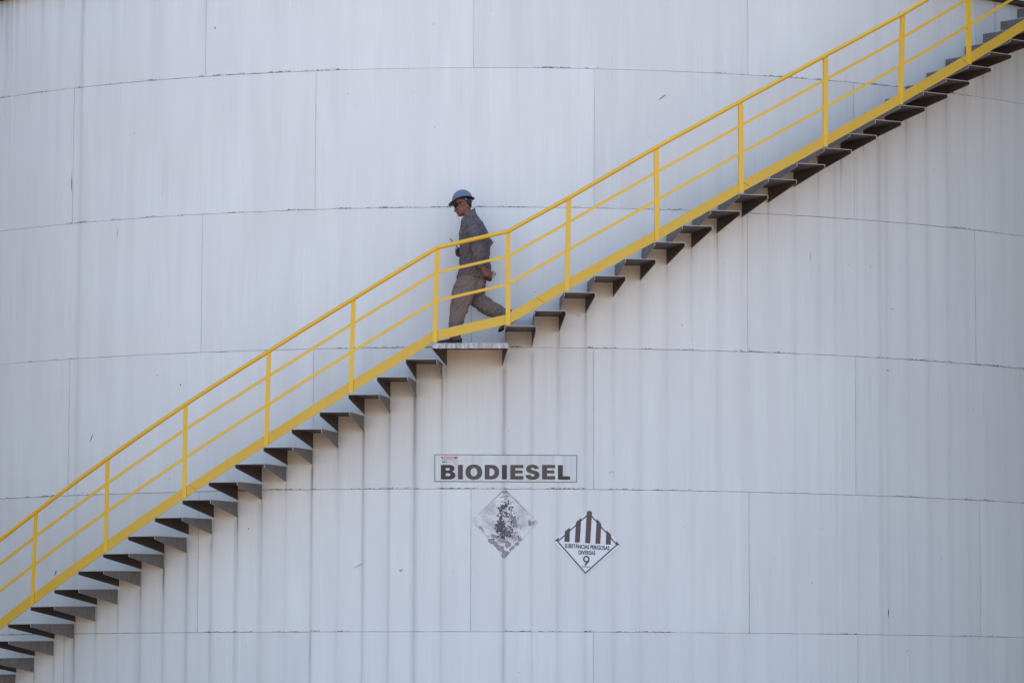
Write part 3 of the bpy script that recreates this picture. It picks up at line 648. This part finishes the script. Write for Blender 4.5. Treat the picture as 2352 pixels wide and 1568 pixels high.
for q in bl[:12]:
    st = random.getstate(); zblob(bmd, q[0], q[1], q[2]+4, q[3]+4, q[4], 0.0092, 12, 0.18); random.setstate(st); zblob(bml, q[0], q[1], q[2], q[3], q[4], 0.0112, 12, 0.18)
for q in bl[12:]: zblob(bml, q[0], q[1], q[2]*.8, q[3]*.8, q[4], 0.0088, 12, 0.4)
keep(from_bm('glue_edge', bmd, m_chip), wd)['kind'] = 'stuff'; keep(from_bm('glue_patch', bml, m_glue), wd)['kind'] = 'stuff'
bm = bmesh.new()
for (a, b, n, w) in (((955,500),(1185,733),26,5), ((1185,733),(1318,862),7,2.5), ((950,505),(850,600),12,5), ((850,600),(605,832),14,2.2), ((640,890),(790,1040),10,3), ((1320,870),(1150,1045),6,2.5), ((1150,1045),(952,1248),7,3), ((1045,640),(1090,625),5,3), ((850,635),(1050,640),14,2.5)):
    for k in range(n):
        f = (k+random.random())/n; zblob(bm, a[0]+(b[0]-a[0])*f, a[1]+(b[1]-a[1])*f, random.uniform(5, 14), w*random.uniform(.4, 1), math.atan2(b[1]-a[1], b[0]-a[0]), 0.0096, 6, .3)
keep(from_bm('grimy_edge', bm, m_glue), wd)['kind'] = 'stuff'

# ------------------------------------------------------------------ the man walking down
man = empty('person', at_man(1080, 803)); tag(man, 'man in grey work jacket, taupe trousers and blue hard hat walking down the stair landing', 'person')
def loft(bm, rings, cap=True):
    prev = None; allr = []
    for ring in rings:
        vs = [bm.verts.new(v) for v in ring]; allr.append(vs)
        if prev:
            n = len(vs)
            for k in range(n): bm.faces.new((prev[k], prev[(k+1) % n], vs[(k+1) % n], vs[k]))
        prev = vs
    bm.faces.new(list(reversed(allr[0]))); bm.faces.new(allr[-1])
def limb(bm, pts, n=18):
    """pts: (px, py, depth, radius in image px, radius in depth m)"""
    P = [at_man(p_[0], p_[1], p_[2]) for p_ in pts]; rings = []
    for i, p_ in enumerate(pts):
        tan = (P[min(i+1, len(P)-1)] - P[max(i-1, 0)]).normalized(); yv = Vector((0, 1, 0)); yv = (yv - tan*yv.dot(tan)).normalized(); s_ = tan.cross(yv)
        rings.append([P[i] + s_*(p_[3]*PX*math.cos(2*math.pi*k/n)) + yv*((p_[4] if len(p_) > 4 else p_[3]*PX)*math.sin(2*math.pi*k/n)) for k in range(n)])
    loft(bm, rings)
def spans(bm, rows, dep=0.0, n=28, pw=2.4):
    """rows: (y, x left, x right, half depth m[, depth offset]) horizontal slices"""
    rings = []
    for r in rows:
        a, b = at_man(r[1], r[0]), at_man(r[2], r[0]); c = (a+b)/2; hw = (b.x-a.x)/2; dd = dep + (r[4] if len(r) > 4 else 0)
        ring = []
        for k in range(n):
            t = 2*math.pi*k/n; cc, ss = math.cos(t), math.sin(t)
            ring.append(Vector((c.x + hw*math.copysign(abs(cc)**(2/pw), cc), c.y + dd + r[3]*math.copysign(abs(ss)**(2/pw), ss), c.z)))
        rings.append(ring)
    loft(bm, rings)
def ball(bm, c, rx, ry, rz, rot=None, seg=14):
    r = bmesh.ops.create_uvsphere(bm, u_segments=seg, v_segments=max(6, seg//2+2), radius=1)
    for v in r['verts']:
        q = Vector((v.co.x*rx, v.co.y*ry, v.co.z*rz)); v.co = (rot @ q if rot else q) + c
def fuse(name, bm, m, voxel, smooth_it=2, wr=0.0, wrs=10, parent=None, seed=0.0):
    bmesh.ops.recalc_face_normals(bm, faces=bm.faces)
    me = bpy.data.meshes.new(name); bm.to_mesh(me); bm.free(); o = bpy.data.objects.new(name, me); COL.objects.link(o)
    md = o.modifiers.new('r', 'REMESH'); md.mode = 'VOXEL'; md.voxel_size = voxel; md.use_smooth_shade = True
    if smooth_it: sm = o.modifiers.new('s', 'SMOOTH'); sm.iterations = smooth_it; sm.factor = 0.5
    bpy.context.view_layer.update(); dg = bpy.context.evaluated_depsgraph_get()
    me2 = bpy.data.meshes.new_from_object(o.evaluated_get(dg)); bpy.data.objects.remove(o); me2.name = name; me2.materials.clear()
    if wr:
        nr = [v.normal.copy() for v in me2.vertices]
        for v, nn in zip(me2.vertices, nr):
            q = v.co*wrs; q = Vector((q.x*1.0, q.y, q.z*0.7 + q.x*0.5 + seed)); r = 1-abs(mn.noise(q))*3.0
            q2 = Vector((v.co.x*wrs*1.6 - v.co.z*wrs*1.1, v.co.y*wrs, v.co.z*wrs*0.9 + seed)); r2 = max(0.0, 1-abs(mn.noise(q2))*5.0)
            v.co += nn*(wr*(r*0.45 + 0.8*mn.noise(v.co*wrs*0.45) - 0.75*r2))
    return keep(link(name, me2, m, None, True), parent or man)

# head frame: origin at the ear, tilted forwards (he looks down at the steps)
HT = R_(16); HO_ = at_man(1084, 481); hf = Vector((-math.cos(HT), 0, -math.sin(HT))); hu = Vector((-math.sin(HT), 0, math.cos(HT))); hy = Vector((0, 1, 0)); hu, hy = hu*math.cos(R_(10)) + hy*math.sin(R_(10)), hy*math.cos(R_(10)) - hu*math.sin(R_(10))
HM = Matrix((hf, hy, hu)).transposed()
def H(f, w, u): return HO_ + (hf*f + hy*w + hu*u)/1000
def hslice(u, ff, fb, hw, n=24, pw=2.3):
    c = (ff+fb)/2; a = (ff-fb)/2; out = []
    for k in range(n):
        t = 2*math.pi*k/n; cc, ss = math.cos(t), math.sin(t)
        out.append(H(c + a*math.copysign(abs(cc)**(2/pw), cc), hw*math.copysign(abs(ss)**(2/pw), ss), u))
    return out
HEAD = [(-120,64,25,16),(-112,76,8,30),(-100,81,-8,42),(-86,82,-30,50),(-72,80,-60,56),(-50,79,-84,62),(-20,79,-96,68),(8,78,-103,72),(30,85,-106,74),(55,84,-107,75),(80,74,-102,72),(100,50,-82,58),(112,20,-50,36)]
bm = bmesh.new()
loft(bm, [hslice(*h) for h in HEAD])
ball(bm, H(88, 0, -20), .012, .010, .030, HM @ Matrix.Rotation(-.28, 3, 'Y')); ball(bm, H(98, 0, -42), .015, .014, .011, HM); ball(bm, H(88, 13, -46), .009, .008, .008, HM); ball(bm, H(88, -13, -46), .009, .008, .008, HM)
ball(bm, H(82, 0, -66), .011, .024, .006, HM); ball(bm, H(80, 0, -77), .011, .022, .007, HM); ball(bm, H(72, 0, -103), .014, .020, .014, HM)
for s in (-1, 1):
    ball(bm, H(80, s*30, 34), .010, .028, .008, HM); ball(bm, H(60, s*45, -22), .016, .014, .016, HM)
    ball(bm, H(-6, s*73, -2), .017, .009, .030, HM @ Matrix.Rotation(.2, 3, 'Y')); ball(bm, H(-2, s*72, -26), .009, .007, .010, HM)
limb(bm, [(1090,488,0,11.5,.055),(1095,498,0,11.5,.058),(1101,512,0,13,.07),(1106,530,0,22,.11)])
# one body under the clothes
spans(bm, [(520,1090,1130,.12),(535,1086,1136,.15),(560,1083,1141,.14),(600,1083,1139,.12),(630,1084,1140,.11),(660,1086,1130,.09),(672,1090,1124,.08)])
limb(bm, [(1110,530,-.16,10),(1119,580,-.23,8.5),(1123,622,-.22,6.5),(1131,629,-.215,6.0,.024),(1136,634,-.215,7.0,.018)])
limb(bm, [(1112,532,.16,10),(1143,573,.20,8.5),(1120,585,.19,8),(1088,596,.15,6.5),(1077,597,.11,6)])
limb(bm, [(1096,662,-.07,11),(1083,708,-.09,10),(1073,733,-.09,11),(1067,775,-.09,8),(1068,792,-.09,8)])
limb(bm, [(1108,665,.07,11),(1116,704,.09,10),(1135,715,.09,10),(1165,727,.09,9.5),(1192,737,.09,8)])
# left hand, palm turned back, fingers apart
def finger(bm, pts, r0, r1):
    n = len(pts); limb(bm, [(x, y, d, (r0+(r1-r0)*i/(n-1))/PX/1000) for i, (x, y, d) in enumerate(pts)], 10)
limb(bm, [(1131,629,-.215,5.5,.022),(1136,635,-.215,7.5,.016),(1142,641,-.215,8.0,.013),(1146,643,-.215,7.0,.010)])
finger(bm, [(1144,636,-.222),(1150,637.3,-.230),(1155,637.3,-.232),(1159,636,-.230)], 8.5, 6.5)
finger(bm, [(1146,639.5,-.216),(1152,641,-.220),(1158,641.5,-.220),(1163.5,640.5,-.216)], 9, 6.8)
finger(bm, [(1145,643,-.210),(1152,645.3,-.210),(1157,646,-.208),(1162,645,-.204)], 8.8, 6.5)
finger(bm, [(1142,646,-.205),(1148,649,-.203),(1153,650.5,-.200),(1158,650.5,-.196)], 8, 6)
finger(bm, [(1135,633,-.222),(1141,632.5,-.238),(1146,633,-.246),(1150,634.5,-.248)], 10, 7)
# right hand closed round the radio
limb(bm, [(1079,597,.11,6,.026),(1075,595,.09,7.5,.022),(1073,591,.08,7,.018)])
for k, (yy) in enumerate((587, 590.8, 594.6, 598.2)):
    finger(bm, [(1077,yy+2,.10),(1070.5+k*.8,yy+1,.085),(1067+k*1.0,yy+.6,.06),(1070+k*.8,yy+.6,.040)], 8.5, 7)
finger(bm, [(1079,590,.085),(1077,586,.055),(1075.5,583.5,.045)], 10, 8)
body = fuse('body', bm, m_skin, 0.0042, 1)

bm = bmesh.new()
loft(bm, [hslice(u, ff, fb, hw) for (u, ff, fb, hw) in ((-46,-56,-88,40),(-36,-48,-97,56),(-15,-34,-103,70),(8,-26,-109,76),(24,-14,-111,78),(34,10,-112,79),(48,60,-112,79),(75,76,-107,77),(100,52,-86,62),(116,20,-50,38))])
for s in (-1, 1): ball(bm, H(22, s*73, 10), .007, .005, .024, HM)
fuse('hair', bm, m_hair, 0.005, 1, 0.0015, 60)
# hard hat: dome, brim longer in front, raised at the sides
bm = bmesh.new(); nseg = 40; rows_ = []
def rim_u(t):                               # height of the rim round the head, t = 0 in front
    c = math.cos(t); return 66 - 16*max(0, c)**2.2 - 22*max(0, -c)**1.6
def dome(t, v, k=1.0):
    ub = rim_u(t)+4; top = 176*1.0; f = math.cos(t)*118*math.cos(v)**0.86 - 14; w = math.sin(t)*101*math.cos(v)**0.86
    return (f*1.0 - 6*math.sin(v), w, ub + (top-ub)*math.sin(v))
outer = []
for j in range(11):
    v = j/10*math.pi/2*0.995; outer.append([H(*dome(2*math.pi*i/nseg, v)) for i in range(nseg)])
def brimpt(t, ext, dz_):
    c = math.cos(t); e = (13 + 36*max(0, c)**1.7 + 9*max(0, -c)**3)*ext
    f, w, u = dome(t, 0); return H(f + math.cos(t)*e, w + math.sin(t)*e*0.9, rim_u(t) + 3 - dz_ - (8*max(0, c)**2 + 6*max(0, -c)**2)*ext)
br1 = [brimpt(2*math.pi*i/nseg, 0.55, 0) for i in range(nseg)]; br2 = [brimpt(2*math.pi*i/nseg, 1, 0) for i in range(nseg)]; br3 = [brimpt(2*math.pi*i/nseg, 1, 4) for i in range(nseg)]
seq = list(reversed(outer)) + [br1, br2]
prev = None
for ring in seq:
    vs = [bm.verts.new(v) for v in ring]
    if prev:
        for k in range(nseg): bm.faces.new((prev[k], prev[(k+1) % nseg], vs[(k+1) % nseg], vs[k]))
    else: bm.faces.new(vs)
    prev = vs
helmet = keep(from_bm('hard_hat', bm, m_helm, None, True), man)
bm = bmesh.new(); inner = [[H(*(Vector(dome(2*math.pi*i/nseg, j/8*1.5))*0.97 + Vector((-.4, 0, 1)))) for i in range(nseg)] for j in range(9)]
prev = None
for ring in list(reversed(inner)) + [[brimpt(2*math.pi*i/nseg, 0.5, 5) for i in range(nseg)], br3, [p_ + hu*0.0032 for p_ in br3]]:
    vs = [bm.verts.new(v) for v in ring]
    if prev:
        for k in range(nseg): bm.faces.new((prev[k], prev[(k+1) % nseg], vs[(k+1) % nseg], vs[k]))
    prev = vs
lin = from_bm('helmet_liner', bm, m_helmin, None, True); keep(lin, man); lin.parent = helmet
def arcband(name, u0, u1, t0, t1, rf, rw, m, cf=-14, tilt=0.0, thick=3):
    bm = bmesh.new(); prev = None; n = 20
    for i in range(n+1):
        t = t0+(t1-t0)*i/n; ring = []
        for (rr, uu) in ((0, u0), (thick, u0), (thick, u1), (0, u1)):
            ring.append(bm.verts.new(H(cf+math.cos(t)*(rf+rr), math.sin(t)*(rw+rr), uu + tilt*math.cos(t))))
        if prev:
            for k in range(4): bm.faces.new((prev[k], prev[(k+1) % 4], ring[(k+1) % 4], ring[k]))
        else: bm.faces.new(ring)
        prev = ring
    bm.faces.new(list(reversed(prev))); return from_bm(name, bm, m, None, False)
hb = keep(arcband('headband', 36, 50, R_(108), R_(252), 102, 84, m_band, -14, 22), man); hb.parent = helmet
gl = keep(arcband('sunglasses', -14, 27, R_(-78), R_(78), 54, 75, m_blk, 38, 0, 4), man)
for s in (-1, 1):
    bm = bmesh.new(); a, b = (60, s*64, 20), (-4, s*79, 14)
    q = [H(a[0], a[1], a[2]+3), H(b[0], b[1], b[2]+3), H(b[0], b[1], b[2]-3), H(a[0], a[1], a[2]-6)]; plate(bm, q, Vector((0, s, 0)), 0.003)
    t_o = keep(from_bm('temple_arm', bm, m_blk), man); t_o.parent = gl

# jacket
bm = bmesh.new()
spans(bm, [(507,1087,1120,.075),(513,1083,1126,.12),(521,1080,1133,.165),(534,1079,1139,.185),(550,1077.5,1144,.175),(565,1077,1147,.165),(582,1076.5,1147,.16),(600,1077,1147,.16),(620,1077,1149,.165),(636,1074.5,1151,.17),(648,1071.5,1153,.175),(652,1071,1153.5,.175)])
limb(bm, [(1103,520,-.10,12,.06),(1108,530,-.165,14.5,.062),(1114,555,-.205,15,.065),(1120,580,-.235,15.5,.068),(1122,600,-.235,14.5,.062),(1123,616,-.225,10.5,.048),(1124.5,627,-.22,8.2,.040)])
limb(bm, [(1104,520,.10,12,.06),(1112,531,.165,14,.06),(1128,553,.20,13.5,.06),(1143,571,.215,13,.058),(1136,583,.20,13,.055),(1112,592,.18,11,.05),(1088,598,.15,8.5,.042)])
# lifted back of the hem
limb(bm, [(1120,640,.02,16,.13),(1143,652,.02,5,.12),(1152,656,.02,2.5,.11)])
jk = fuse('jacket', bm, m_jacket, 0.0055, 1, 0.018, 11)
bm = bmesh.new()                            # stand-up collar, open in front
def cring(y, xl, xr, hd, tilt=0.0, k0=0): return (y, xl, xr, hd)
rings = []
for (cx, cyy, rx, rd, tl) in ((1102,514,18,.080,.42),(1100,506,15.5,.068,.55),(1099.5,500,14.5,.062,.68),(1100.5,497,13.5,.058,.78)):
    c = at_man(cx, cyy); ring = []
    for k in range(24):
        t = 2*math.pi*k/24; ring.append(c + Vector((rx*PX*math.cos(t), rd*math.sin(t), rx*PX*math.cos(t)*tl)))
    rings.append(ring)
prev = None
for ring in rings + [[(v - (at_man(1100, 501)))*0.90 + at_man(1100, 501) for v in r] for r in reversed(rings)]:
    vs = [bm.verts.new(v) for v in ring]
    if prev:
        for k in range(24): bm.faces.new((prev[k], prev[(k+1) % 24], vs[(k+1) % 24], vs[k]))
    prev = vs
cl = keep(from_bm('collar', bm, m_jacket, None, True), man); cl.parent = jk
m_badge, *_ = mat('red_badge', (0.55, 0.08, 0.10), 0.7)
bm = bmesh.new(); q = [at_man(1079.5, 542, -.125), at_man(1085.5, 543, -.165), at_man(1085, 546, -.166), at_man(1079.5, 545.2, -.126)]; plate(bm, q, Vector((-.3, -.95, 0)), 0.012)
bd = keep(from_bm('badge', bm, m_badge), man); bd.parent = jk
# trousers
bm = bmesh.new()
spans(bm, [(640,1078,1143,.14),(655,1071.5,1140,.15),(668,1066,1137.5,.15),(682,1062,1134,.13),(694,1064,1125,.10)])
spans(bm, [(650,1074,1122,.085),(672,1063,1119,.095),(690,1058,1113,.095),(708,1057,1106,.092),(733,1055.5,1096,.085),(758,1052.5,1085.5,.078),(780,1051.5,1081,.072),(794,1055,1080.5,.068),(801,1060,1080.5,.064)], -.085)
limb(bm, [(1110,662,.085,24,.095),(1115,685,.09,21,.095),(1121,704,.09,20.5,.09),(1138,717,.09,20,.088),(1158,727,.09,18,.082),(1176,734,.09,15.5,.075),(1192,738,.09,11,.065)])
fuse('trousers', bm, m_trous, 0.0055, 0, 0.015, 10, seed=4.0)
# boots
def boot(O, fdir, udir, sc_=1.0):           # O: heel bottom centre, fdir towards the toe, udir out of the sole
    yv = Vector((0, 1, 0)); bm = bmesh.new()
    def ring(f, w, h0, h1, n=16):
        out = []
        for k in range(n):
            t = 2*math.pi*k/n; cc, ss = math.cos(t), math.sin(t); hh = (h0+h1)/2 + (h1-h0)/2*math.copysign(abs(ss)**.8, ss)
            out.append(O + fdir*(f*sc_) + yv*(w*math.copysign(abs(cc)**.8, cc)*sc_) + udir*(hh*sc_))
        return out
    loft(bm, [ring(-.012,.022,.012,.075), ring(.004,.034,.0,.095), ring(.05,.038,.0,.105), ring(.10,.038,.004,.092), ring(.15,.045,.004,.072), ring(.20,.049,.0,.062), ring(.245,.044,.0,.052), ring(.272,.030,.006,.040), ring(.282,.014,.012,.028)])
    loft(bm, [[O + fdir*(.045+.036*math.cos(t))*sc_ + yv*(.036*math.sin(t)) + udir*h for t in [2*math.pi*k/14 for k in range(14)]] for h in (.05, .10, .15)])
    fuse('boot', bm, m_boot, 0.005, 1)
LANDZ = LZ
fb = at_man(1080.5, 803, -.085); fb.z = LANDZ + 0.001; boot(fb, Vector((-1, -.05, 0)).normalized(), Vector((0, 0, 1)))
a, b = at_man(1216.5, 746, .09), at_man(1170.5, 781, .09); fd = (b-a).normalized(); ud = Vector((0, 1, 0)).cross(fd); ud = ud if ud.z > 0 else -ud
boot(a, fd, ud, (b-a).length/.285)

# two-way radio in his right hand
rd_ = empty('two_way_radio', at_man(1074, 589, .065)); tag(rd_, "black two-way radio with antenna held in the walking man's right hand", 'radio')
ax = (at_man(1055.5, 559.5, .065) - at_man(1074, 583, .065)).normalized(); sx_ = ax.cross(Vector((0, 1, 0))).normalized()
bm = bmesh.new(); o_ = at_man(1074.5, 585, .030)
bmesh.ops.create_cube(bm, size=1); bmesh.ops.bevel(bm, geom=bm.edges[:], offset=0.12, segments=2, affect='EDGES')
for v in bm.verts: v.co = o_ + sx_*v.co.x*.052 + Vector((0, 1, 0))*v.co.y*.034 + ax*(v.co.z*.12 - .045)
keep(from_bm('radio_body', bm, m_blk), rd_)
def rod(name, p0, p1, r0, r1, n=10):
    d = (p1-p0).normalized(); yv = Vector((0, 1, 0)); s_ = d.cross(yv).normalized(); y2 = s_.cross(d); bm = bmesh.new()
    loft(bm, [[p_ + s_*r*math.cos(2*math.pi*k/n) + y2*r*math.sin(2*math.pi*k/n) for k in range(n)] for p_, r in ((p0, r0), (p1, r1))])
    return keep(from_bm(name, bm, m_blk, None, False), rd_)
rod('antenna', o_ + ax*.010 + sx_*-.008, at_man(1055.2, 558.8, .065), .007, .0042)
rod('knob', o_ + ax*.010 + sx_*.016, o_ + ax*.032 + sx_*.016, .007, .006)
